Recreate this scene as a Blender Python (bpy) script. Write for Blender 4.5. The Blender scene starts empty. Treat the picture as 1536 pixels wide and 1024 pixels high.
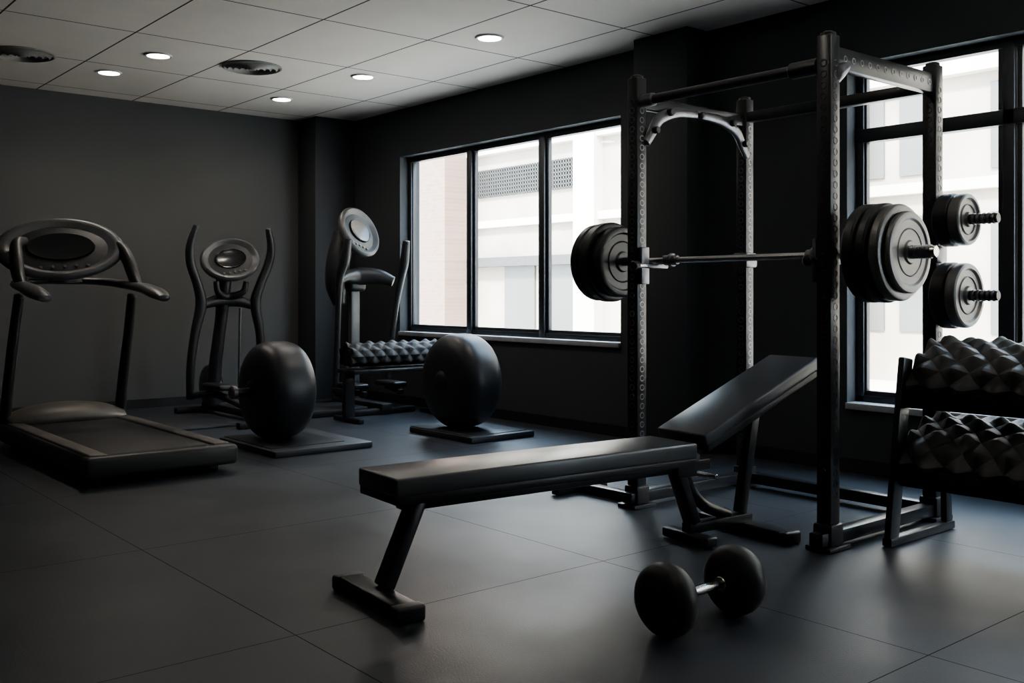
import bpy, bmesh, math, random
from mathutils import Vector, Matrix, Euler
random.seed(4)
S = bpy.context.scene
COL = S.collection

# ------------------------------------------------------------------ materials
def new_mat(name):
    m = bpy.data.materials.new(name); m.use_nodes = True
    nt = m.node_tree; b = nt.nodes['Principled BSDF']
    return m, nt, b

def mat(name, col, rough=0.5, metal=0.0, nscale=20, var=0.25, bump=0.05, coat=0.0, rvar=0.06, spec=.5):
    m, nt, b = new_mat(name)
    b.inputs['Specular IOR Level'].default_value = spec
    tc = nt.nodes.new('ShaderNodeTexCoord')
    n = nt.nodes.new('ShaderNodeTexNoise'); n.inputs['Scale'].default_value = nscale
    n.inputs['Detail'].default_value = 4
    nt.links.new(tc.outputs['Object'], n.inputs['Vector'])
    r = nt.nodes.new('ShaderNodeMapRange')
    r.inputs['To Min'].default_value = 1 - var; r.inputs['To Max'].default_value = 1 + var
    nt.links.new(n.outputs['Fac'], r.inputs['Value'])
    mx = nt.nodes.new('ShaderNodeVectorMath'); mx.operation = 'SCALE'
    mx.inputs[0].default_value = col
    nt.links.new(r.outputs['Result'], mx.inputs['Scale'])
    nt.links.new(mx.outputs['Vector'], b.inputs['Base Color'])
    if rvar > 0:
        r2 = nt.nodes.new('ShaderNodeMapRange')
        r2.inputs['To Min'].default_value = max(0, rough - rvar); r2.inputs['To Max'].default_value = min(1, rough + rvar)
        nt.links.new(n.outputs['Fac'], r2.inputs['Value'])
        nt.links.new(r2.outputs['Result'], b.inputs['Roughness'])
    else:
        b.inputs['Roughness'].default_value = rough
    b.inputs['Metallic'].default_value = metal
    b.inputs['Coat Weight'].default_value = coat
    if bump:
        bp = nt.nodes.new('ShaderNodeBump'); bp.inputs['Strength'].default_value = bump
        bp.inputs['Distance'].default_value = 0.002
        n2 = nt.nodes.new('ShaderNodeTexNoise'); n2.inputs['Scale'].default_value = nscale * 8
        nt.links.new(tc.outputs['Object'], n2.inputs['Vector'])
        nt.links.new(n2.outputs['Fac'], bp.inputs['Height'])
        nt.links.new(bp.outputs['Normal'], b.inputs['Normal'])
    return m

def seam(nt, sock, x0, step, hw):
    """1 on the joint, 0 off it"""
    def M(op, a, bval=None):
        n = nt.nodes.new('ShaderNodeMath'); n.operation = op
        nt.links.new(a, n.inputs[0])
        if bval is not None: n.inputs[1].default_value = bval
        return n.outputs[0]
    v = M('SUBTRACT', sock, x0 - step * 100.5)
    v = M('MODULO', v, step)
    v = M('SUBTRACT', v, step / 2)
    v = M('ABSOLUTE', v)
    return M('LESS_THAN', v, hw)

def grid_mat(name, col, seamcol, rough, x0, sx, y0, sy, hw, nscale, var, bump, spec=0.5):
    m, nt, b = new_mat(name)
    g = nt.nodes.new('ShaderNodeNewGeometry')
    sp = nt.nodes.new('ShaderNodeSeparateXYZ'); nt.links.new(g.outputs['Position'], sp.inputs[0])
    a = seam(nt, sp.outputs['X'], x0, sx, hw); c = seam(nt, sp.outputs['Y'], y0, sy, hw)
    mxm = nt.nodes.new('ShaderNodeMath'); mxm.operation = 'MAXIMUM'
    nt.links.new(a, mxm.inputs[0]); nt.links.new(c, mxm.inputs[1])
    n = nt.nodes.new('ShaderNodeTexNoise'); n.inputs['Scale'].default_value = nscale; n.inputs['Detail'].default_value = 6
    nt.links.new(g.outputs['Position'], n.inputs['Vector'])
    r = nt.nodes.new('ShaderNodeMapRange'); r.inputs['From Min'].default_value = .3; r.inputs['From Max'].default_value = .7
    r.inputs['To Min'].default_value = 1 - var; r.inputs['To Max'].default_value = 1 + var
    nt.links.new(n.outputs['Fac'], r.inputs['Value'])
    vm = nt.nodes.new('ShaderNodeVectorMath'); vm.operation = 'SCALE'; vm.inputs[0].default_value = col
    nt.links.new(r.outputs['Result'], vm.inputs['Scale'])
    mix = nt.nodes.new('ShaderNodeMix'); mix.data_type = 'RGBA'
    nt.links.new(mxm.outputs[0], mix.inputs['Factor'])
    nt.links.new(vm.outputs['Vector'], mix.inputs[6]); mix.inputs[7].default_value = (*seamcol, 1)
    nt.links.new(mix.outputs[2], b.inputs['Base Color'])
    r2 = nt.nodes.new('ShaderNodeMapRange'); r2.inputs['From Min'].default_value = .3; r2.inputs['From Max'].default_value = .7
    r2.inputs['To Min'].default_value = rough - .05; r2.inputs['To Max'].default_value = rough + .07
    nt.links.new(n.outputs['Fac'], r2.inputs['Value'])
    rm = nt.nodes.new('ShaderNodeMath'); rm.operation = 'ADD'; rm.use_clamp = True
    nt.links.new(r2.outputs['Result'], rm.inputs[0]); nt.links.new(mxm.outputs[0], rm.inputs[1])
    nt.links.new(rm.outputs[0], b.inputs['Roughness'])
    b.inputs['Specular IOR Level'].default_value = spec
    n2 = nt.nodes.new('ShaderNodeTexNoise'); n2.inputs['Scale'].default_value = 160
    nt.links.new(g.outputs['Position'], n2.inputs['Vector'])
    sub = nt.nodes.new('ShaderNodeMath'); sub.operation = 'SUBTRACT'
    nt.links.new(n2.outputs['Fac'], sub.inputs[0]); nt.links.new(mxm.outputs[0], sub.inputs[1])
    bp = nt.nodes.new('ShaderNodeBump'); bp.inputs['Strength'].default_value = bump; bp.inputs['Distance'].default_value = 0.003
    nt.links.new(sub.outputs[0], bp.inputs['Height']); nt.links.new(bp.outputs['Normal'], b.inputs['Normal'])
    return m

M_floor = grid_mat('rubber_floor', (.031, .036, .045), (.008, .009, .011), .41, 1.61, 1.47, 3.08, 1.47, .0022, 1.3, .18, .22, .55)
M_ceil = grid_mat('ceiling_tile', (.84, .755, .67), (.05, .05, .05), .85, 2.61, .9, 5.1, 1.2, .007, 2.0, .04, .1)
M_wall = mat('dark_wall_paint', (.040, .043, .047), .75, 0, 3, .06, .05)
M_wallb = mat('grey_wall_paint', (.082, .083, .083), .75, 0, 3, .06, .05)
M_base = mat('baseboard_black', (.012, .012, .013), .5)
M_frame = mat('window_frame_metal', (.05, .052, .057), .35, .4, 10, .1, 0)
M_sill = mat('window_sill_stone', (.34, .34, .36), .5)
M_steel = mat('black_powdercoat', (.012, .013, .016), .33, 0, 6, .1, 0, spec=.55, rvar=0)
M_steel2 = mat('grey_bracket_steel', (.16, .16, .17), .35, .8, 25, .3, 0)
M_ring = mat('hole_edge_steel', (.05, .05, .053), .4, .6, 25, .3, 0)
M_chrome = mat('bar_chrome', (.55, .54, .53), .22, 1, 30, .1, 0, rvar=0)
M_rubber = mat('plate_rubber', (.014, .014, .016), .43, 0, 15, .1, 0, rvar=0)
M_plate = mat('plate_face_iron', (.16, .157, .152), .42, .5, 8, .1, 0, rvar=0)
M_vinyl = mat('bench_vinyl', (.040, .042, .048), .33, 0, 3, .04, 0, spec=.85, rvar=0)
M_edge = mat('bench_edge', (.008, .008, .010), .4, bump=0)
M_plastic = mat('machine_plastic', (.024, .025, .027), .42, 0, 10, .1, 0, rvar=0)
M_plasl = mat('machine_plastic_grey', (.078, .079, .083), .37, .1, 10, .1, 0, rvar=0)
M_screen = mat('console_screen', (.006, .006, .008), .2, 0, 5, .1, 0)
M_belt = mat('treadmill_belt', (.016, .016, .018), .55, 0, 60, .2, .1)
M_rail = mat('treadmill_rail', (.13, .12, .108), .45, .2, 10, .1, 0)
M_ball = mat('training_ball_rubber', (.020, .022, .026), .42, 0, 4, .1, 0, rvar=0)
M_matt = mat('platform_rubber', (.034, .036, .040), .5)
M_hex = mat('hex_dumbbell_rubber', (.052, .050, .048), .46, 0, 10, .2, 0)
M_hexd = mat('hex_dumbbell_rubber_dark', (.014, .014, .015), .58, 0, 10, .2, 0)
M_trim = mat('downlight_trim', (.6, .6, .58), .5)
M_vent = mat('vent_metal', (.24, .225, .205), .5, .1)

m, nt, b = new_mat('downlight_lens')
b.inputs['Emission Color'].default_value = (1, .93, .84, 1); b.inputs['Emission Strength'].default_value = 40
n_ = nt.nodes.new('ShaderNodeTexNoise'); nt.links.new(n_.outputs['Fac'], b.inputs['Roughness'])
M_lens = m
m = bpy.data.materials.new('window_glass'); m.use_nodes = True; nt = m.node_tree
nt.nodes.clear(); o = nt.nodes.new('ShaderNodeOutputMaterial')
t = nt.nodes.new('ShaderNodeBsdfTransparent'); gl = nt.nodes.new('ShaderNodeBsdfGlossy'); gl.inputs['Roughness'].default_value = .03
mx = nt.nodes.new('ShaderNodeMixShader'); mx.inputs[0].default_value = .05
t.inputs[0].default_value = (.95, .97, .97, 1)
nt.links.new(t.outputs[0], mx.inputs[1]); nt.links.new(gl.outputs[0], mx.inputs[2]); nt.links.new(mx.outputs[0], o.inputs[0])
M_glass = m

def brick_mat(name, c1, c2, mortar, sc):
    m, nt, b = new_mat(name)
    g = nt.nodes.new('ShaderNodeNewGeometry'); sp = nt.nodes.new('ShaderNodeSeparateXYZ'); nt.links.new(g.outputs['Position'], sp.inputs[0])
    cb = nt.nodes.new('ShaderNodeCombineXYZ'); nt.links.new(sp.outputs['Y'], cb.inputs[0]); nt.links.new(sp.outputs['Z'], cb.inputs[1])
    br = nt.nodes.new('ShaderNodeTexBrick'); br.inputs['Scale'].default_value = sc
    br.inputs['Color1'].default_value = (*c1, 1); br.inputs['Color2'].default_value = (*c2, 1); br.inputs['Mortar'].default_value = (*mortar, 1)
    nt.links.new(cb.outputs[0], br.inputs['Vector']); nt.links.new(br.outputs['Color'], b.inputs['Base Color']); b.inputs['Roughness'].default_value = .9
    return m
M_brick = brick_mat('exterior_brick', (.235, .15, .115), (.26, .18, .14), (.25, .195, .16), 3.0)
M_brick2 = brick_mat('exterior_pale_brick', (.38, .29, .235), (.42, .34, .285), (.40, .35, .31), 2.0)
M_stucco = mat('exterior_stucco', (.40, .345, .285), .9, 0, 1.2, .35, .1)
M_stuccow = mat('exterior_stucco_white', (.64, .585, .52), .9, 0, 1.2, .15, .1)
M_extwin = mat('exterior_window_glass', (.13, .125, .115), .4, 0, .8, .3, 0)
M_extmet = mat('exterior_metal', (.075, .072, .068), .6)
M_street = mat('street_concrete', (.66, .60, .53), .9)

# ------------------------------------------------------------------ mesh helpers
def finish(bm, name, material, parent=None, ang=35):
    bmesh.ops.recalc_face_normals(bm, faces=bm.faces[:])
    me = bpy.data.meshes.new(name); bm.to_mesh(me); bm.free()
    me.materials.append(material)
    for p in me.polygons: p.use_smooth = True
    me.set_sharp_from_angle(angle=math.radians(ang))
    ob = bpy.data.objects.new(name, me); COL.objects.link(ob)
    if parent: ob.parent = parent
    return ob

def empty(name, loc=(0, 0, 0), rz=0):
    e = bpy.data.objects.new(name, None); COL.objects.link(e)
    e.empty_display_size = .1
    e.location = loc; e.rotation_euler = (0, 0, math.radians(rz))
    return e

def add_box(bm, size, mtx, bevel=0.0, seg=2):
    t = bmesh.new()
    bmesh.ops.create_cube(t, size=1)
    bmesh.ops.scale(t, vec=size, verts=t.verts[:])
    if bevel > 0:
        bmesh.ops.bevel(t, geom=t.edges[:], offset=min(bevel, min(size) * .48), segments=seg, profile=.5, affect='EDGES')
    bmesh.ops.transform(t, matrix=mtx, verts=t.verts[:])
    me = bpy.data.meshes.new('t'); t.to_mesh(me); t.free(); bm.from_mesh(me); bpy.data.meshes.remove(me)

def box(name, size, loc, material, parent=None, rot=(0, 0, 0), bevel=.004, seg=2):
    bm = bmesh.new()
    add_box(bm, size, Matrix.Translation(loc) @ Euler([math.radians(a) for a in rot]).to_matrix().to_4x4(), bevel, seg)
    return finish(bm, name, material, parent)

def bb(name, x0, x1, y0, y1, z0, z1, material, parent=None, bevel=0):
    return box(name, (x1 - x0, y1 - y0, z1 - z0), ((x0 + x1) / 2, (y0 + y1) / 2, (z0 + z1) / 2), material, parent, bevel=bevel)

def dirmat(p1, p2):
    p1, p2 = Vector(p1), Vector(p2); d = p2 - p1; L = d.length; z = d.normalized()
    x = Vector((0, 0, 1)).cross(z)
    x = Vector((1, 0, 0)) if x.length < 1e-3 else x.normalized()
    y = z.cross(x)
    M = Matrix((x, y, z)).transposed().to_4x4()
    M.translation = (p1 + p2) / 2
    return M, L

def beam(name, p1, p2, w, h, material, parent=None, bevel=.006):
    M, L = dirmat(p1, p2); bm = bmesh.new(); add_box(bm, (w, h, L), M, bevel)
    return finish(bm, name, material, parent)

def add_lathe(bm, prof, mtx, seg=48):
    rings = []
    for a, r in prof:
        if r < 1e-5: rings.append([bm.verts.new(mtx @ Vector((0, 0, a)))])
        else: rings.append([bm.verts.new(mtx @ Vector((r * math.cos(2 * math.pi * i / seg), r * math.sin(2 * math.pi * i / seg), a))) for i in range(seg)])
    for A, B in zip(rings, rings[1:]):
        for i in range(seg):
            j = (i + 1) % seg
            if len(A) == 1 and len(B) == 1: continue
            if len(A) == 1: bm.faces.new((A[0], B[i], B[j]))
            elif len(B) == 1: bm.faces.new((A[i], A[j], B[0]))
            else: bm.faces.new((A[i], A[j], B[j], B[i]))

AX = {'Z': Matrix.Identity(4), 'X': Matrix.Rotation(math.pi / 2, 4, 'Y'), 'Y': Matrix.Rotation(-math.pi / 2, 4, 'X')}
def lathe(name, prof, loc, axis, material, parent=None, seg=48, rot=None, scale=(1, 1, 1), ang=30):
    R = AX[axis] if rot is None else Euler([math.radians(a) for a in rot]).to_matrix().to_4x4()
    bm = bmesh.new(); add_lathe(bm, prof, Matrix.Translation(loc) @ R @ Matrix.Diagonal((*scale, 1)), seg)
    return finish(bm, name, material, parent, ang)

def cylprof(L, r, bev=.004):
    h = L / 2; return [(-h, 0), (-h, r - bev), (-h + bev, r), (h - bev, r), (h, r - bev), (h, 0)]
def rod(name, p1, p2, r, material, parent=None, bev=.003, seg=24):
    M, L = dirmat(p1, p2); bm = bmesh.new(); add_lathe(bm, cylprof(L, r, min(bev, r * .4)), M, seg)
    return finish(bm, name, material, parent)

def catmull(pts, n=8):
    P = [Vector(p) for p in pts]; P = [P[0] * 2 - P[1]] + P + [P[-1] * 2 - P[-2]]
    out = []
    for i in range(1, len(P) - 2):
        a, b_, c, d = P[i - 1:i + 3]
        for k in range(n):
            t = k / n
            out.append(.5 * ((2 * b_) + (c - a) * t + (2 * a - 5 * b_ + 4 * c - d) * t * t + (3 * b_ - a - 3 * c + d) * t ** 3))
    out.append(P[-2]); return out

def sweep(name, pts, rad, material, parent=None, flat=1.0, seg=16, n=8, side=(1, 0, 0)):
    if not isinstance(rad, (list, tuple)): rad = [rad] * len(pts)
    C = catmull(pts, n); rr = [v.x for v in catmull([(r, 0, 0) for r in rad], n)]
    bm = bmesh.new(); rings = []
    sx = Vector(side)
    for i, p in enumerate(C):
        d = (C[min(i + 1, len(C) - 1)] - C[max(i - 1, 0)]).normalized()
        x = (sx - d * sx.dot(d))
        x = x.normalized() if x.length > 1e-3 else Vector((0, 1, 0))
        y = d.cross(x)
        rings.append([bm.verts.new(p + (x * math.cos(2 * math.pi * k / seg) * flat + y * math.sin(2 * math.pi * k / seg)) * rr[i]) for k in range(seg)])
    for A, B in zip(rings, rings[1:]):
        for k in range(seg):
            j = (k + 1) % seg; bm.faces.new((A[k], A[j], B[j], B[k]))
    for R_, dd in ((rings[0], C[0] - C[1]), (rings[-1], C[-1] - C[-2])):
        c = sum((v.co for v in R_), Vector()) / seg + dd.normalized() * .4 * rr[0]
        r2 = [bm.verts.new(c + (v.co - c) * .72) for v in R_]
        for k in range(seg):
            j = (k + 1) % seg; bm.faces.new((R_[k], R_[j], r2[j], r2[k]))
        bm.faces.new(r2)
    return finish(bm, name, material, parent, 50)

# ------------------------------------------------------------------ room shell
CH = 3.10; XR = 5.85; YB = 10.18; XL = -3.0; YF = -3.0
bb('floor', XL - .2, XR + .25, YF - .2, YB + .2, -.12, 0, M_floor)
bb('ceiling', XL - .2, XR + .25, YF - .2, YB + .2, CH, CH + .15, M_ceil)
bb('wall_back', XL - .2, XR + .25, YB, YB + .2, 0, CH, M_wallb)
bb('wall_left', XL - .2, XL, YF, YB, 0, CH, M_wallb)
bb('wall_front', XL - .2, XR + .25, YF - .2, YF, 0, CH, M_wallb)
W1 = (5.65, 8.87, .75, 2.60); W2 = (.65, 3.61, .44, 2.65); W3_ADDED = (-2.6, .15, .44, 2.65)
wr = empty('wall_right')
T = XR + .25
bb('panel_far', XR, T, W1[1], YB, 0, CH, M_wall, wr)
bb('panel_mid', XR, T, W2[1], W1[0], 0, CH, M_wall, wr)
bb('panel_between', XR, T, W3_ADDED[1], W2[0], 0, CH, M_wall, wr)
bb('panel_near', XR, T, YF, W3_ADDED[0], 0, CH, M_wall, wr)
for i, w_ in enumerate((W1, W2, W3_ADDED)):
    bb('panel_below_%d' % (i + 1), XR, T, w_[0], w_[1], 0, w_[2], M_wall, wr)
    bb('panel_above_%d' % (i + 1), XR, T, w_[0], w_[1], w_[3], CH, M_wall, wr)
bb('pillar', 5.62, XR, 4.76, 5.29, 0, CH, M_wall, wr, bevel=.004)
bb('corner_pillar', 5.35, XR, 9.78, YB, 0, CH, M_wall, wr, bevel=.004)
tb = empty('baseboard_right')
bb('base_near', XR - .012, XR, YF, 4.76, 0, .09, M_base, tb)
bb('base_far', XR - .012, XR, 5.29, 9.78, 0, .09, M_base, tb)
bb('baseboard_back', XL, 5.35, YB - .012, YB, 0, .09, M_base)

def window(name, W, cols, transom=None):
    y0, y1, z0, z1 = W; e = empty(name)
    xa, xb = 5.955, 6.025; f = .055
    bb('frame_bottom', xa, xb, y0, y1, z0, z0 + f, M_frame, e, .004)
    bb('frame_top', xa, xb, y0, y1, z1 - f, z1, M_frame, e, .004)
    bb('frame_left', xa, xb, y1 - f, y1, z0, z1, M_frame, e, .004)
    bb('frame_right', xa, xb, y0, y0 + f, z0, z1, M_frame, e, .004)
    step = (y1 - y0) / cols
    for i in range(1, cols):
        bb('mullion_%d' % i, xa - .01, xb, y0 + i * step - .035, y0 + i * step + .035, z0, z1, M_frame, e, .006)
    for i in range(cols):
        a, b_ = y0 + i * step + .040, y0 + (i + 1) * step - .040
        for nm, q in (('l', (a, a + .03)), ('r', (b_ - .03, b_))):
            bb('sash_%s_%d' % (nm, i), xa + .015, xb - .015, q[0], q[1], z0 + f, z1 - f, M_frame, e, .003)
        bb('sash_b_%d' % i, xa + .015, xb - .015, a, b_, z0 + f - .01, z0 + f + .03, M_frame, e, .003)
    if transom:
        bb('transom', xa - .01, xb, y0, y1, transom - .045, transom + .045, M_frame, e, .006)
    bb('glass', 5.988, 5.992, y0 + .02, y1 - .02, z0 + .02, z1 - .02, M_glass, e)
    bb('sill', XR - .025, xa, y0 - .03 if y0 < 5 else y0, y1 + .0, z0 - .03, z0 + .012, M_sill, e, .004)
    lt = bpy.data.lights.new(name + '_portal', 'AREA'); lt.shape = 'RECTANGLE'; lt.size = y1 - y0; lt.size_y = z1 - z0
    lt.cycles.is_portal = True
    lo = bpy.data.objects.new('portal', lt); COL.objects.link(lo); lo.parent = e
    lo.location = (6.08, (y0 + y1) / 2, (z0 + z1) / 2); lo.rotation_euler = Euler((math.radians(90), 0, math.radians(90)))
window('window_1', W1, 3)
window('window_2', W2, 3, 2.19)
window('added_window_3', W3_ADDED, 3, 2.19)  # unseen window, added for more light on near right floor and left wall

# downlights; the last four are out of view, added as extra fill
for i, (x, y) in enumerate([(4.72, 5.93), (4.70, 7.72), (4.62, 9.13), (3.0, 8.10), (2.9, 9.0), (3.0, 3.3), (4.7, 1.2), (.5, 1.2), (.5, 5.6)]):
    e = empty('downlight', (x, y, CH))
    lathe('trim_ring', [(-.001, .085), (-.012, .088), (-.012, .105), (0, .112)], (0, 0, 0), 'Z', M_trim, e)
    lathe('lens', [(-.006, 0), (-.006, .086), (-.001, .087)], (0, 0, 0), 'Z', M_lens, e)
    l = bpy.data.lights.new('lamp', 'SPOT'); l.energy = 36 if y > 5.7 else 6; l.spot_size = math.radians(155); l.spot_blend = 1; l.color = (1, .89, .78); l.shadow_soft_size = .08
    o = bpy.data.objects.new('lamp', l); COL.objects.link(o); o.parent = e; o.location = (0, 0, -.03)
for (x, y) in [(3.77, 8.0), (2.13, 8.74)]:
    prof = [(0, .25), (-.012, .25), (-.02, .235)]
    for k in range(4):
        r = .225 - k * .05
        prof += [(-.006, r), (-.03, r - .025), (-.008, r - .03)]
    prof += [(-.03, .03), (-.03, 0)]
    lathe('ceiling_vent', prof, (x, y, CH), 'Z', M_vent, seg=48)

# ------------------------------------------------------------------ exterior
bb('street_ground', 6.1, 40, -25, 45, -.35, -.15, M_street)
ex = empty('office_building')
bb('facade', 14, 18, -12, 18.2, -.2, 7.5, M_stucco, ex)
bb('ledge', 13.85, 14, 5, 18.2, 2.62, 2.78, M_stuccow, ex)
bb('roof_band', 13.8, 14, 5, 18.2, 4.25, 4.45, M_stuccow, ex)
bb('canopy', 13.7, 14, 9.0, 18.0, 1.75, 1.95, M_extmet, ex)
for i, y in enumerate([17.0, 15.6, 12.2, 10.8]):
    bb('shop_window_%d' % i, 13.95, 14, y - 1.0, y, .2, 1.75, M_extwin, ex)
bb('column', 13.75, 14, 14.0, 14.6, -.2, 7.5, M_stuccow, ex)
gr = bmesh.new()
for i in range(41): add_box(gr, (.05, .025, .62), Matrix.Translation((13.95, 14.75 + i * .08, 3.62)))
for i in range(8): add_box(gr, (.05, 3.25, .025), Matrix.Translation((13.95, 16.35, 3.33 + i * .083)))
finish(gr, 'louver_grille', M_extmet, ex)
for i, (a, b_) in enumerate([(8.0, 8.25), (7.2, 7.75), (5.7, 6.4), (4.6, 5.2)]):
    bb('upper_window_%d' % i, 13.96, 14, a, b_, 2.9, 4.1, M_extwin, ex)
    bb('lower_window_%d' % i, 13.96, 14, a, b_, .6, 2.3, M_extwin, ex)
bb('pale_brick_bay', 13.6, 14, 8.3, 9.2, -.2, 7.5, M_brick2, ex)
e2 = empty('brick_building')
bb('brick_front', 13.2, 18, 18.2, 30, -.2, 7.5, M_brick, e2)
bb('brick_cornice', 13.1, 13.2, 18.2, 30, 5.4, 5.6, M_stuccow, e2)

# ------------------------------------------------------------------ power rack
PX = (4.01, 4.96); PY = (2.57, 3.75); PH = 2.33; PW = .075
R = empty('power_rack', (PX[0], PY[0], 0))
w, d = PX[1] - PX[0], PY[1] - PY[0]
for i, (x, y) in enumerate([(0, 0), (0, d), (w, d), (w, 0)]):
    beam('post_%d' % i, (x, y, .03), (x, y, PH), PW, PW, M_steel, R, .007)
    lathe('post_cap_%d' % i, [(-.01, .03), (.0, .036), (.012, .034), (.018, .02), (.018, 0)], (x, y, PH), 'Z', M_rubber, R, 20)
    hb = bmesh.new()
    z = .25
    while z < PH - .12:
        for ax, sgn in (('Y', -1), ('X', -1), ('Y', 1), ('X', 1)):
            off = Vector((0, sgn * PW / 2, 0)) if ax == 'Y' else Vector((sgn * PW / 2, 0, 0))
            Mx = Matrix.Translation(Vector((x, y, z)) + off) @ AX[ax]
            s_ = sgn
            add_lathe(hb, [(-.0005 * s_, .018), (.0015 * s_, .017), (.0015 * s_, .0125), (-.001 * s_, .0115)], Mx, 12)
        z += .05
    finish(hb, 'hole_rings_%d' % i, M_ring if i in (0, 3) else M_steel2, R)
    box('foot_plate_%d' % i, (.17, .13, .022), (x, y, .011), M_steel, R, bevel=.004)
    box('foot_boot_%d' % i, (.10, .10, .10), (x, y, .07), M_rubber, R, bevel=.012)
# base
beam('base_side_near', (-.1, 0, .055), (w + .1, 0, .055), .07, .06, M_steel, R)
beam('base_side_far', (-.08, d, .055), (w + .1, d, .055), .07, .06, M_steel, R)
beam('base_rear', (w, 0, .055), (w, d, .055), .07, .06, M_steel, R)
beam('stabiliser_far', (.06, d, .03), (.06, d + .52, .03), .07, .05, M_steel, R)
beam('stabiliser_cross', (-.15, d + .5, .03), (.25, d + .5, .03), .06, .05, M_steel, R)
# top
beam('top_side_near', (0, 0, 2.235), (w, 0, 2.235), .05, .10, M_steel, R)
hb = bmesh.new()
for k in range(12):
    for s_ in (-1, 1):
        add_lathe(hb, [(-.0005 * s_, .016), (.0015 * s_, .015), (.0015 * s_, .010), (-.001 * s_, .010)], Matrix.Translation((.1 + k * .07, s_ * .025, 2.235)) @ AX['Y'], 12)
finish(hb, 'top_beam_rings', M_steel2, R)
beam('top_side_far', (0, d, 2.2), (w, d, 2.2), .05, .07, M_steel, R)
beam('top_rear', (w, 0, 2.22), (w, d, 2.22), .06, .06, M_steel, R)
rod('pull_up_bar', (0, .02, 2.20), (0, d - .02, 2.20), .026, M_steel, R)
rod('pull_up_collar_near', (0, .04, 2.20), (0, .20, 2.20), .038, M_rubber, R, .008)
rod('pull_up_collar_far', (0, d - .13, 2.20), (0, d - .04, 2.20), .035, M_steel2, R, .008)
for k, (x, s_) in enumerate(((0, 1), (w, -1))):
    sweep('gusset_%d' % k, [(x + s_ * .03, d - .04, 1.98), (x + s_ * .07, d - .04, 2.03), (x + s_ * .14, d - .04, 2.12), (x + s_ * .28, d - .04, 2.17), (x + s_ * .45, d - .04, 2.18)],
          [.028, .03, .034, .03, .022], M_steel2, R, flat=.6, side=(0, 1, 0))
    lathe('gusset_bolt_a_%d' % k, cylprof(.05, .02), (x + s_ * .08, d - .06, 2.05), 'Y', M_steel, R, 12)
    lathe('gusset_bolt_b_%d' % k, cylprof(.05, .02), (x + s_ * .2, d - .06, 2.16), 'Y', M_steel, R, 12)
sweep('gusset_near', [(.02, -.0, 2.12), (.05, -.03, 2.17), (.10, -.03, 2.2)], [.03, .032, .02], M_steel2, R)
BZ = 1.34; BX = 4.125
for k, y in enumerate((0, d)):
    yy = y + (.055 if k == 0 else -.055)
    box('j_hook_plate_%d' % k, (.06, .02, .20), (0, yy, BZ - .03), M_steel2, R, bevel=.004)
    box('j_hook_shelf_%d' % k, (.17, .035, .025), (.09, yy, BZ - .032), M_steel2, R, bevel=.006)
    box('j_hook_lip_%d' % k, (.018, .035, .07), (.168, yy, BZ - .005), M_steel2, R, bevel=.005)
    rod('j_hook_pin_%d' % k, (-.07, yy, BZ - .03), (.06, yy, BZ - .03), .016, M_chrome, R)
    rod('j_hook_knob_%d' % k, (-.09, yy, BZ - .03), (-.05, yy, BZ - .03), .026, M_rubber, R, .006)
for k, y in enumerate((0, d)):
    box('rear_clamp_%d' % k, (.11, .11, .09), (w, y, BZ + .02), M_steel2, R, bevel=.015)
for k, z in enumerate((1.53, 1.15)):
    rod('storage_peg_%d' % k, (w - .01, .0, z), (w - .01, -.34, z), .025, M_steel, R)
    for q in range(5):
        lathe('peg_rib_%d_%d' % (k, q), cylprof(.012, .029, .002), (w - .01, -.22 - q * .025, z), 'Y', M_steel2, R, 16)
    box('peg_bracket_%d' % k, (.09, .02, .12), (w - .01, -.047, z), M_steel, R, bevel=.004)

def plateprof(Tk, R_, hole=0.0):
    h = Tk / 2; s_ = min(.012, Tk * .2)
    half = [(h, hole if hole else 0), (h, .26 * R_), (h - s_, .30 * R_), (h - s_, .55 * R_), (h - s_ * .5, .57 * R_), (h - s_, .60 * R_), (h - s_, .78 * R_), (h, .83 * R_), (h, .92 * R_), (h - s_ * .4, .97 * R_), (h - s_ * 1.3, R_)]
    return [(-a, r) for a, r in half] + half[::-1]
for k, (z, r_) in enumerate(((1.53, .135), (1.15, .168))):
    e = empty('weight_plate', (PX[1] - .01, PY[0], z))
    lathe('inner_plate', plateprof(.075, r_, .026), (0, -.10, 0), 'Y', M_rubber, e)
    lathe('outer_plate', plateprof(.06, r_ * .97, .026), (0, -.17, 0), 'Y', M_plate, e)

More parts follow.
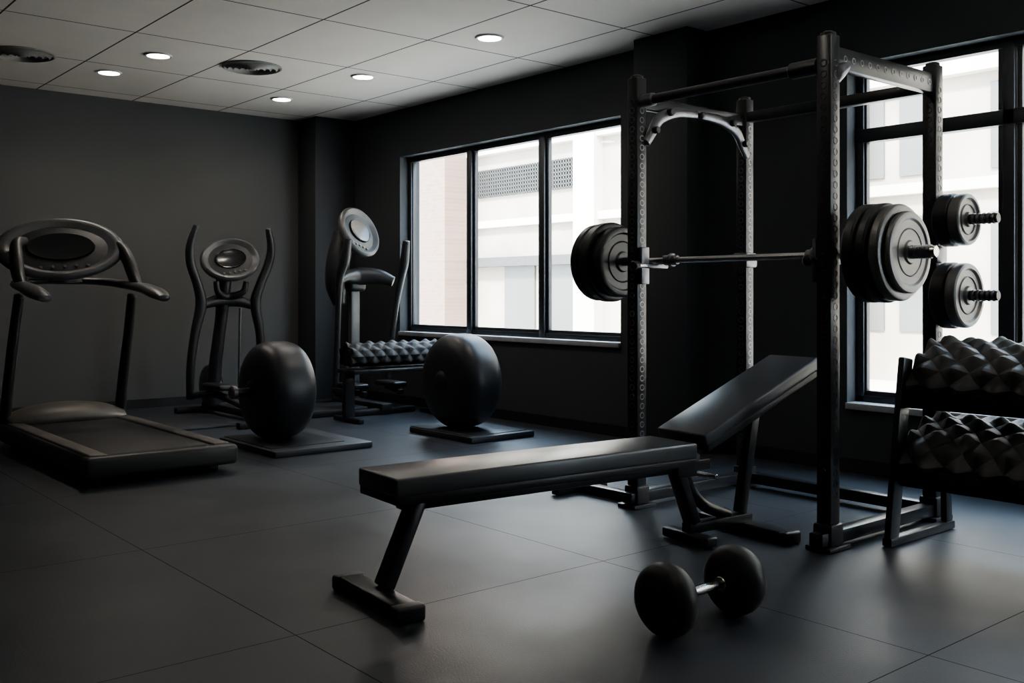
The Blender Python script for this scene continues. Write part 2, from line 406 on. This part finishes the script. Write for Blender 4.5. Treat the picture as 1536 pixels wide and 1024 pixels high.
# ------------------------------------------------------------------ barbell
YC = 3.16
B = empty('loaded_barbell', (BX, YC, BZ))
rod('shaft', (0, -.68, 0), (0, .68, 0), .017, M_chrome, B)
for s_ in (-1, 1):
    nm = 'near' if s_ < 0 else 'far'
    rod('collar_' + nm, (0, s_ * .66, 0), (0, s_ * .70, 0), .036, M_chrome, B, .006)
    rod('sleeve_' + nm, (0, s_ * .69, 0), (0, s_ * 1.04, 0), .0255, M_chrome, B)
    prof = []
    for q in range(14):
        a = q * .010; prof += [(a, .027), (a + .004, .031), (a + .007, .027)]
    lathe('sleeve_ribs_' + nm, [(0, .0)] + prof + [(.14, 0)], (0, s_ * .96 - .06, 0), 'Y', M_steel2, B, 20)
    sp = [(.74, .065, .222, M_rubber), (.805, .06, .222, M_rubber), (.865, .055, .214, M_plate), (.91, .035, .18, M_plate)]
    if s_ > 0: sp = [(.83, .07, .20, M_rubber), (.91, .08, .228, M_rubber), (.985, .065, .222, M_rubber), (1.03, .035, .17, M_rubber)]
    for k, (y, tk, r_, mm) in enumerate(sp):
        lathe('plate_%s_%d' % (nm, k), plateprof(tk, r_, .026), (0, s_ * y, 0), 'Y', mm, B, 64)
    rod('bar_clip_' + nm, (0, s_ * .40, 0), (0, s_ * .49, 0), .028, M_steel2, B, .006)
    rod('bar_clip_ring_' + nm, (0, s_ * .43, 0), (0, s_ * .45, 0), .038, M_steel2, B, .004)

# ------------------------------------------------------------------ adjustable bench
N = empty('adjustable_bench', (2.0, 3.19, 0), -5)
L = 1.52
box('seat_pad', (L, .31, .07), (L / 2, 0, .455), M_vinyl, N, bevel=.010, seg=3)
box('seat_board', (L - .01, .305, .035), (L / 2, 0, .407), M_edge, N, bevel=.006)
beam('spine', (.10, 0, .365), (2.0 - .28, 0, .365), .08, .05, M_steel, N)
beam('front_leg', (.17, 0, .37), (.03, 0, .06), .09, .05, M_steel, N, .01)
box('front_foot', (.10, .50, .05), (.0, 0, .035), M_steel, N, bevel=.012, seg=3)
for s_ in (-1, 1): box('foot_pad_%d' % (s_ + 1), (.12, .06, .06), (0, s_ * .24, .031), M_rubber, N, bevel=.012, seg=3)
AN = 22.0; a = math.radians(AN); bl = .86
c = Vector((1.57 + math.cos(a) * bl / 2, 0, .495 + math.sin(a) * bl / 2))
box('back_pad', (bl, .31, .06), c, M_vinyl, N, rot=(0, -AN, 0), bevel=.010, seg=3)
box('back_board', (bl - .01, .305, .03), c + Vector((math.sin(a) * .043, 0, -math.cos(a) * .043)), M_edge, N, rot=(0, -AN, 0), bevel=.006)
beam('back_spine', (1.58, 0, .41), (2.2, 0, .66), .07, .04, M_steel, N)
beam('back_strut', (2.06, 0, .60), (1.96, 0, .10), .05, .05, M_steel, N)
rod('hinge', (1.54, -.13, .42), (1.54, .13, .42), .022, M_steel2, N)
for s_ in (-1, 1): box('hinge_plate_%d' % (s_ + 1), (.12, .01, .16), (1.55, s_ * .055, .40), M_steel, N, bevel=.003)
sweep('ladder_arc', [(1.58, 0, .38), (1.62, 0, .26), (1.72, 0, .16), (1.88, 0, .10)], [.026, .028, .028, .026], M_steel, N, flat=.8, side=(0, 1, 0))
beam('rear_leg', (1.52, 0, .38), (1.64, 0, .09), .08, .05, M_steel, N, .01)
beam('rear_leg_rail', (1.60, 0, .07), (2.02, 0, .07), .06, .05, M_steel, N)
box('rear_foot', (.09, .58, .05), (1.99, .0, .03), M_steel, N, bevel=.012, seg=3)
for s_ in (-1, 1): box('rear_foot_pad_%d' % (s_ + 1), (.11, .05, .058), (1.99, s_ * .28, .030), M_rubber, N, bevel=.012, seg=3)
box('mid_foot', (.07, .30, .045), (1.62, 0, .03), M_steel, N, bevel=.01, seg=3)
rod('pop_pin', (1.74, -.06, .30), (1.74, .06, .30), .014, M_chrome, N)

# ------------------------------------------------------------------ dumbbell on the floor
D = empty('dumbbell', (2.75, 2.265, .125))
hp = [(-.056, 0), (-.056, .035), (-.060, .045), (-.060, .065), (-.057, .082), (-.048, .102), (-.031, .118), (-.008, .125), (.008, .125), (.031, .118), (.048, .102), (.057, .082), (.060, .065), (.060, .045), (.056, .035), (.056, 0)]
for s_ in (-1, 1):
    lathe('head_%d' % (s_ + 1), hp, (s_ * .185, 0, 0), 'X', M_rubber, D, 64, ang=40)
    rod('neck_%d' % (s_ + 1), (s_ * .10, 0, 0), (s_ * .135, 0, 0), .026, M_chrome, D)
lathe('handle', [(-.125, 0), (-.125, .015), (-.06, .016), (0, .0185), (.06, .016), (.125, .015), (.125, 0)], (0, 0, 0), 'X', M_chrome, D, 24)

# ------------------------------------------------------------------ dumbbell racks
def lumpy_row(name, parent, length, prof, P, Q, amp, mm):
    """closely packed faceted dumbbell heads: pyramids staggered in diamonds, laid over a profile
    prof: polyline (x,z) from the front bottom, over the top, to the back bottom; runs along local -Y"""
    pts = [Vector((p[0], p[1])) for p in prof]
    seg = [(pts[i + 1] - pts[i]).length for i in range(len(pts) - 1)]; tot = sum(seg)
    def at(s_):
        s_ = max(0, min(tot, s_)); i = 0
        while i < len(seg) - 1 and s_ > seg[i]: s_ -= seg[i]; i += 1
        dd = (pts[i + 1] - pts[i]).normalized()
        return pts[i] + dd * s_, Vector((-dd.y, dd.x))
    bm = bmesh.new(); cache = {}
    def vert(p, q, peak):
        key = (round(p * 2), round(q * 2))
        if key in cache: return cache[key]
        y = P * (p + q) / 2; s_ = Q * (p - q) / 2
        y = max(0, min(length, y)); 
        inside = 0.001 < s_ < tot - .001
        c_, n_ = at(s_)
        h = amp * random.uniform(.8, 1.15) if (peak and inside) else 0
        jy = random.uniform(-.1, .1) * P if inside and 0 < y < length else 0
        v = bm.verts.new((c_.x + n_.x * h, -(y + jy), c_.y + n_.y * h)); cache[key] = v; return v
    n1 = int(length / P + tot / Q) + 3
    for i in range(-n1, n1):
        for j in range(-n1, n1):
            y = P * (i + j + 1) / 2; s_ = Q * (i - j) / 2
            if y < -.01 or y > length + .01 or s_ < -.01 or s_ > tot + .01: continue
            k = [vert(i, j, 0), vert(i + 1, j, 0), vert(i + 1, j + 1, 0), vert(i, j + 1, 0)]
            pk = vert(i + .5, j + .5, 1)
            for a_ in range(4):
                try: bm.faces.new((k[a_], k[(a_ + 1) % 4], pk))
                except ValueError: pass
    ob = finish(bm, name, mm, parent, 70)
    sb = ob.modifiers.new('round', 'SUBSURF'); sb.levels = 2; sb.render_levels = 2
    return ob

K = empty('dumbbell_rack', (4.30, 2.40, 0))
LEN = 1.5
for k, (x, z) in enumerate(((.24, .36), (.30, .715))):
    nm = ('lower', 'upper')[k]
    box('tray_' + nm, (.42, LEN, .018), (x, -LEN / 2, z + .02), M_steel, K, rot=(0, -22, 0), bevel=.003)
    box('tray_lip_' + nm, (.022, LEN, .085), (x - .20, -LEN / 2, z - .045), M_steel, K, bevel=.005)
    box('tray_back_' + nm, (.02, LEN, .06), (x + .195, -LEN / 2, z + .115), M_steel, K, bevel=.005)
    box('core_' + nm, (.34, LEN - .06, .10), (x, -LEN / 2, z + .085), M_rubber, K, rot=(0, -22, 0), bevel=.03)
    pr = [(x - .185, z - .04), (x - .20, z + .03), (x - .15, z + .11), (x - .03, z + .17), (x + .10, z + .205), (x + .18, z + .19), (x + .20, z + .10)]
    lumpy_row('hex_dumbbells_' + nm, K, LEN - .01, pr, .135, .135, .10, M_hex)
for k, y in enumerate((.015, -LEN - .015)):
    beam('leg_front_%d' % k, (.11, y, .86), (-.02, y, .02), .035, .085, M_steel, K, .01)
    beam('leg_rear_%d' % k, (.47, y, .86), (.50, y, .02), .035, .06, M_steel, K, .01)
    beam('side_brace_%d' % k, (.10, y, .66), (.48, y, .82), .03, .05, M_steel, K)
    beam('side_brace_low_%d' % k, (.03, y, .33), (.48, y, .50), .03, .05, M_steel, K)
    beam('foot_%d' % k, (-.06, y, .022), (.54, y, .022), .05, .04, M_steel, K, .008)

K2 = empty('dumbbell_rack', (4.62, 7.72, 0), 90)   # local -Y -> world +X
LEN = 1.02
box('tray', (.30, LEN, .04), (.17, -LEN / 2, .455), M_steel, K2, bevel=.01)
rod('core', (.17, -.02, .59), (.17, -LEN + .02, .59), .095, M_rubber, K2, .03)
for k, y in enumerate((-.03, -LEN + .03)):
    beam('leg_%d' % k, (.17, y, .47), (.17, y, .02), .06, .10, M_steel, K2)
    beam('foot_%d' % k, (-.06, y, .022), (.40, y, .022), .05, .04, M_steel, K2)
rr_ = .105
lumpy_row('hex_dumbbells', K2, LEN, [(.17 - rr_ * math.cos(math.radians(q)), .59 + rr_ * math.sin(math.radians(q))) for q in range(-60, 241, 25)], .125, .11, .07, M_hexd)

# ------------------------------------------------------------------ big wheel-shaped training balls
def wheelprof(R_, Tk, n=28, e=2.7):
    out = []
    for i in range(n + 1):
        th = -math.pi / 2 + math.pi * i / n
        c_, s_ = math.cos(th), math.sin(th)
        out.append((math.copysign(abs(s_) ** (2 / e), s_) * Tk / 2, max(0, c_) ** (2 / e) * R_))
    out[0] = (out[0][0], 0); out[-1] = (out[-1][0], 0)
    return out
for k, (x, y, R_, Tk, mz) in enumerate(((3.53, 7.06, .372, .43, .045), (4.97, 6.62, .388, .42, .05))):
    P = empty('rubber_platform', (x, y - .05, 0))
    if k == 0: box('slab', (.80, .95, mz), (.09, -.07, mz / 2), M_matt, P, bevel=.01)
    else: box('slab', (.64, .86, mz), (0.04, -.03, mz / 2), M_matt, P, bevel=.01)
    box('top_skin', (.60, .80, .006), (0.03, 0, mz + .002), M_rubber, P, bevel=.002)
    e = empty('training_ball', (x, y, mz + R_ + .004))
    lathe('body', wheelprof(R_, Tk, 36, 3.4), (0, 0, 0), 'X', M_ball, e, 72, ang=80)
    lathe('hub', [(-.02, 0), (-.02, .05), (-.012, .07), (.0, .09)], (-Tk / 2 - .0, 0, 0), 'X', M_rubber, e, 32)
    if k == 0:
        rod('axle', (-Tk / 2 - .13, 0, 0), (-Tk / 2 + .02, 0, 0), .03, M_steel, e)
        rod('axle_knob', (-Tk / 2 - .16, 0, 0), (-Tk / 2 - .11, 0, 0), .05, M_plasl, e, .01)

# ------------------------------------------------------------------ console builder
def console(parent, loc, rot, w_, h_, name='console'):
    prof = [(-.06, 0), (-.06, .26), (-.045, .40), (-.01, .485), (.010, .5), (.026, .485), (.034, .45), (.028, .41), (.010, .37), (.006, .28)]
    lathe(name + '_shell', prof, loc, 'Z', M_plasl, parent, 48, rot=rot, scale=(w_, h_, 1.4), ang=50)
    lathe(name + '_dash', [(.006, .41), (.012, .34), (.012, 0)], loc, 'Z', M_plastic, parent, 48, rot=rot, scale=(w_, h_, 1.4), ang=50)
    Rm = Matrix.Translation(loc) @ Euler([math.radians(q) for q in rot]).to_matrix().to_4x4()
    bm = bmesh.new(); add_lathe(bm, [(.014, .27), (.030, .255), (.024, .22), (.024, 0)], Rm @ Matrix.Translation((0, .02 * h_, 0)) @ Matrix.Diagonal((w_, h_ * .85, 1.1, 1)), 40)
    finish(bm, name + '_screen', M_screen, parent, 40)
    bm = bmesh.new()
    for q in range(5): add_lathe(bm, cylprof(.008, .012, .002), Rm @ Matrix.Translation(((q - 2) * w_ * .09, -h_ * .30, .022)), 12)
    finish(bm, name + '_buttons', M_plasl, parent)

# ------------------------------------------------------------------ treadmill
Tm = empty('treadmill', (2.33, 7.30, 0))
box('deck', (.92, 2.15, .10), (0, 0, .115), M_plastic, Tm, bevel=.025, seg=3)
box('belt', (.66, 1.98, .012), (0, -.08, .172), M_belt, Tm, bevel=.004)
for s_ in (-1, 1):
    box('side_rail_%d' % (s_ + 1), (.11, 2.14, .035), (s_ * .39, -.01, .172), M_rail, Tm, bevel=.014, seg=3)
    sweep('skirt_%d' % (s_ + 1), [(s_ * .44, -1.08, .11), (s_ * .45, 0, .11), (s_ * .45, 1.0, .11)], [.065, .068, .07], M_plastic, Tm, flat=.5)
    sweep('upright_%d' % (s_ + 1), [(s_ * .43, 1.02, .12), (s_ * .425, .92, .45), (s_ * .42, .77, .85), (s_ * .41, .66, 1.14)], [.068, .062, .058, .055], M_plastic, Tm, flat=.6)
    sweep('handrail_%d' % (s_ + 1), [(s_ * .41, -.02, 1.125), (s_ * .42, .15, 1.16), (s_ * .42, .40, 1.20), (s_ * .40, .70, 1.225), (s_ * .32, .92, 1.25), (s_ * .16, 1.0, 1.26), (0, 1.02, 1.26)],
          [.045, .075, .070, .060, .058, .05, .05], M_plasl, Tm, flat=.55, side=(0, 0, 1))
    sweep('console_arm_%d' % (s_ + 1), [(s_ * .42, .52, 1.20), (s_ * .42, .64, 1.29), (s_ * .41, .74, 1.42), (s_ * .38, .85, 1.53), (s_ * .30, .93, 1.56)], [.035, .055, .06, .05, .03], M_plastic, Tm, flat=.8)
    box('foot_%d' % (s_ + 1), (.08, .12, .07), (s_ * .36, -.95, .035), M_rubber, Tm, bevel=.01)
    box('foot_front_%d' % (s_ + 1), (.08, .12, .07), (s_ * .36, .9, .035), M_rubber, Tm, bevel=.01)
box('rear_end_cap', (.96, .13, .13), (0, -1.08, .115), M_plastic, Tm, bevel=.03, seg=4)
sweep('motor_hood', [(-.42, .97, .17), (-.25, .97, .20), (0, .97, .215), (.25, .97, .20), (.42, .97, .17)], [.15, .22, .24, .22, .15], M_rail, Tm, flat=.42, side=(0, 0, 1), seg=24)
console(Tm, (-.05, .91, 1.50), (58, -4, -6), .94, .56)
sweep('console_neck', [(0, 1.02, 1.26), (0, 1.0, 1.36), (0, .97, 1.44)], [.10, .09, .10], M_plastic, Tm, flat=1.6)

# ------------------------------------------------------------------ elliptical trainers
E = empty('elliptical_trainer', (3.99, 9.05, 0))
beam('base_rail', (0, .45, .07), (0, -1.0, .07), .10, .07, M_plastic, E, .012)
box('front_foot', (.62, .08, .06), (0, .45, .03), M_rubber, E, bevel=.015)
box('rear_foot', (.66, .08, .06), (0, -1.0, .03), M_rubber, E, bevel=.015)
sweep('column', [(-.06, .16, .10), (-.05, .10, .5), (-.02, .05, .9), (-.01, .0, 1.22), (0, -.0, 1.36)], [.085, .070, .065, .075, .06], M_plastic, E, flat=.85)
lathe('crank_housing', wheelprof(.20, .14, 20, 3), (-.03, .26, .27), 'X', M_plastic, E, 40, ang=60)
sweep('cross_link', [(-.29, -.06, 1.03), (-.15, -.03, 1.08), (0, -.0, 1.10), (.15, -.03, 1.08), (.29, -.06, 1.03)], [.035, .05, .065, .05, .035], M_plastic, E, side=(0, 0, 1))
sweep('front_grip', [(-.15, -.14, 1.27), (-.12, -.12, 1.17), (0, -.05, 1.13), (.12, -.12, 1.17), (.15, -.14, 1.27)], [.026, .03, .036, .03, .026], M_plastic, E, side=(0, 0, 1))
rod('bottle_stem', (.13, -.02, .30), (.14, -.03, 1.02), .012, M_steel2, E)
for s_ in (-1, 1):
    sweep('moving_arm_%d' % (s_ + 1), [(s_ * .34, .0, .18), (s_ * .35, -.04, .5), (s_ * .32, -.07, .80), (s_ * .27, -.08, 1.06), (s_ * .31, -.10, 1.24), (s_ * .385, -.12, 1.44), (s_ * .40, -.15, 1.60), (s_ * .355, -.18, 1.78)],
          [.036, .040, .042, .050, .044, .042, .038, .028], M_plastic, E)
    sweep('pedal_arm_%d' % (s_ + 1), [(s_ * .33, .05, .20), (s_ * .27, -.4, .22 - s_ * .03), (s_ * .2, -.95, .16)], [.03, .032, .03], M_plastic, E)
    box('pedal_%d' % (s_ + 1), (.17, .40, .05), (s_ * .24, -.42, .28 - s_ * .04), M_rubber, E, bevel=.02, seg=3)
    box('pedal_wheel_%d' % (s_ + 1), (.06, .12, .10), (s_ * .19, -.95, .12), M_steel2, E, bevel=.03, seg=3)
sweep('console_neck', [(0, .0, 1.28), (0, .02, 1.38), (0, .0, 1.46)], [.08, .10, .12], M_plastic, E)
console(E, (.02, -.07, 1.475), (66, -10, -4), .58, .44)
box('floor_tray', (1.1, .9, .02), (-.65, -.35, .01), M_matt, E, bevel=.005)

F = empty('elliptical_trainer', (5.22, 8.75, 0), 0)
beam('base_rail', (0, .35, .07), (0, -.62, .07), .12, .07, M_plastic, F, .012)
box('front_foot', (.62, .08, .06), (-.05, .35, .03), M_rubber, F, bevel=.015)
box('rear_foot', (.70, .08, .06), (0, -.55, .03), M_rubber, F, bevel=.015)
box('side_deck', (.70, .60, .07), (-.45, -.15, .035), M_plastic, F, bevel=.02)
beam('column', (0, 0, .08), (0, 0, 1.25), .10, .07, M_plasl, F, .012)
box('column_cap', (.20, .18, .20), (0, 0, 1.28), M_plastic, F, bevel=.04, seg=3)
sweep('body_shell', [(-.13, .06, 1.05), (-.16, .07, 1.25), (-.14, .06, 1.50), (-.08, .05, 1.76)], [.07, .12, .13, .12], M_plastic, F, flat=.9)
sweep('grip_bar', [(-.30, -.25, 1.28), (-.18, -.15, 1.32), (0, -.06, 1.33), (.18, -.16, 1.33), (.30, -.26, 1.28)], [.03, .05, .09, .075, .05], M_plastic, F, side=(0, 0, 1))
for s_ in (-1, 1):
    sweep('moving_arm_%d' % (s_ + 1), [(s_ * .30, -.15, .20), (s_ * .31, -.20, .6), (s_ * .33, -.26, 1.0), (s_ * .35, -.32, 1.30), (s_ * .34, -.40, 1.48), (s_ * .33, -.45, 1.68)],
          [.034, .030, .028, .038, .046, .036], M_plastic, F)
    box('pedal_%d' % (s_ + 1), (.16, .36, .05), (s_ * .22, -.34, .27), M_rubber, F, bevel=.02, seg=3)
    beam('pedal_arm_%d' % (s_ + 1), (s_ * .32, -.15, .22), (s_ * .20, -.55, .20), .05, .05, M_plastic, F)
console(F, (.02, -.05, 1.77), (66, 20, 10), .54, .54)
lathe('crank_housing', wheelprof(.20, .15, 20, 3), (0, .16, .27), 'X', M_plastic, F, 40, ang=60)

# ------------------------------------------------------------------ light
W = bpy.data.worlds.new('overcast'); S.world = W; W.use_nodes = True
nt = W.node_tree; bg = nt.nodes['Background']
tcw = nt.nodes.new('ShaderNodeTexCoord'); spw = nt.nodes.new('ShaderNodeSeparateXYZ'); nt.links.new(tcw.outputs['Generated'], spw.inputs[0])
rmp = nt.nodes.new('ShaderNodeValToRGB'); nt.links.new(spw.outputs['Z'], rmp.inputs[0])
rmp.color_ramp.elements[0].color = (.80, .90, 1, 1); rmp.color_ramp.elements[1].color = (.56, .76, 1, 1)
nt.links.new(rmp.outputs[0], bg.inputs[0]); bg.inputs[1].default_value = 15
sl = bpy.data.lights.new('sun', 'SUN'); sl.energy = 24; sl.angle = math.radians(8); sl.color = (1, .95, .88)
so = bpy.data.objects.new('sun', sl); COL.objects.link(so)
so.rotation_euler = Vector((.66, .25, -.70)).to_track_quat('-Z', 'Y').to_euler(); so.location = (-5, 0, 12)

# ------------------------------------------------------------------ camera
cd = bpy.data.cameras.new('camera'); cd.lens = 35.16; cd.sensor_width = 36; cd.shift_y = -72 / 1536
co = bpy.data.objects.new('camera', cd); COL.objects.link(co)
co.location = (0, 0, 1.16); co.rotation_euler = (math.radians(90), 0, math.radians(-39.8))
cd.clip_start = .05
S.camera = co
S.view_settings.view_transform = 'AgX'
try: S.view_settings.look = 'AgX - Medium High Contrast'
except Exception as ex_: print(ex_)
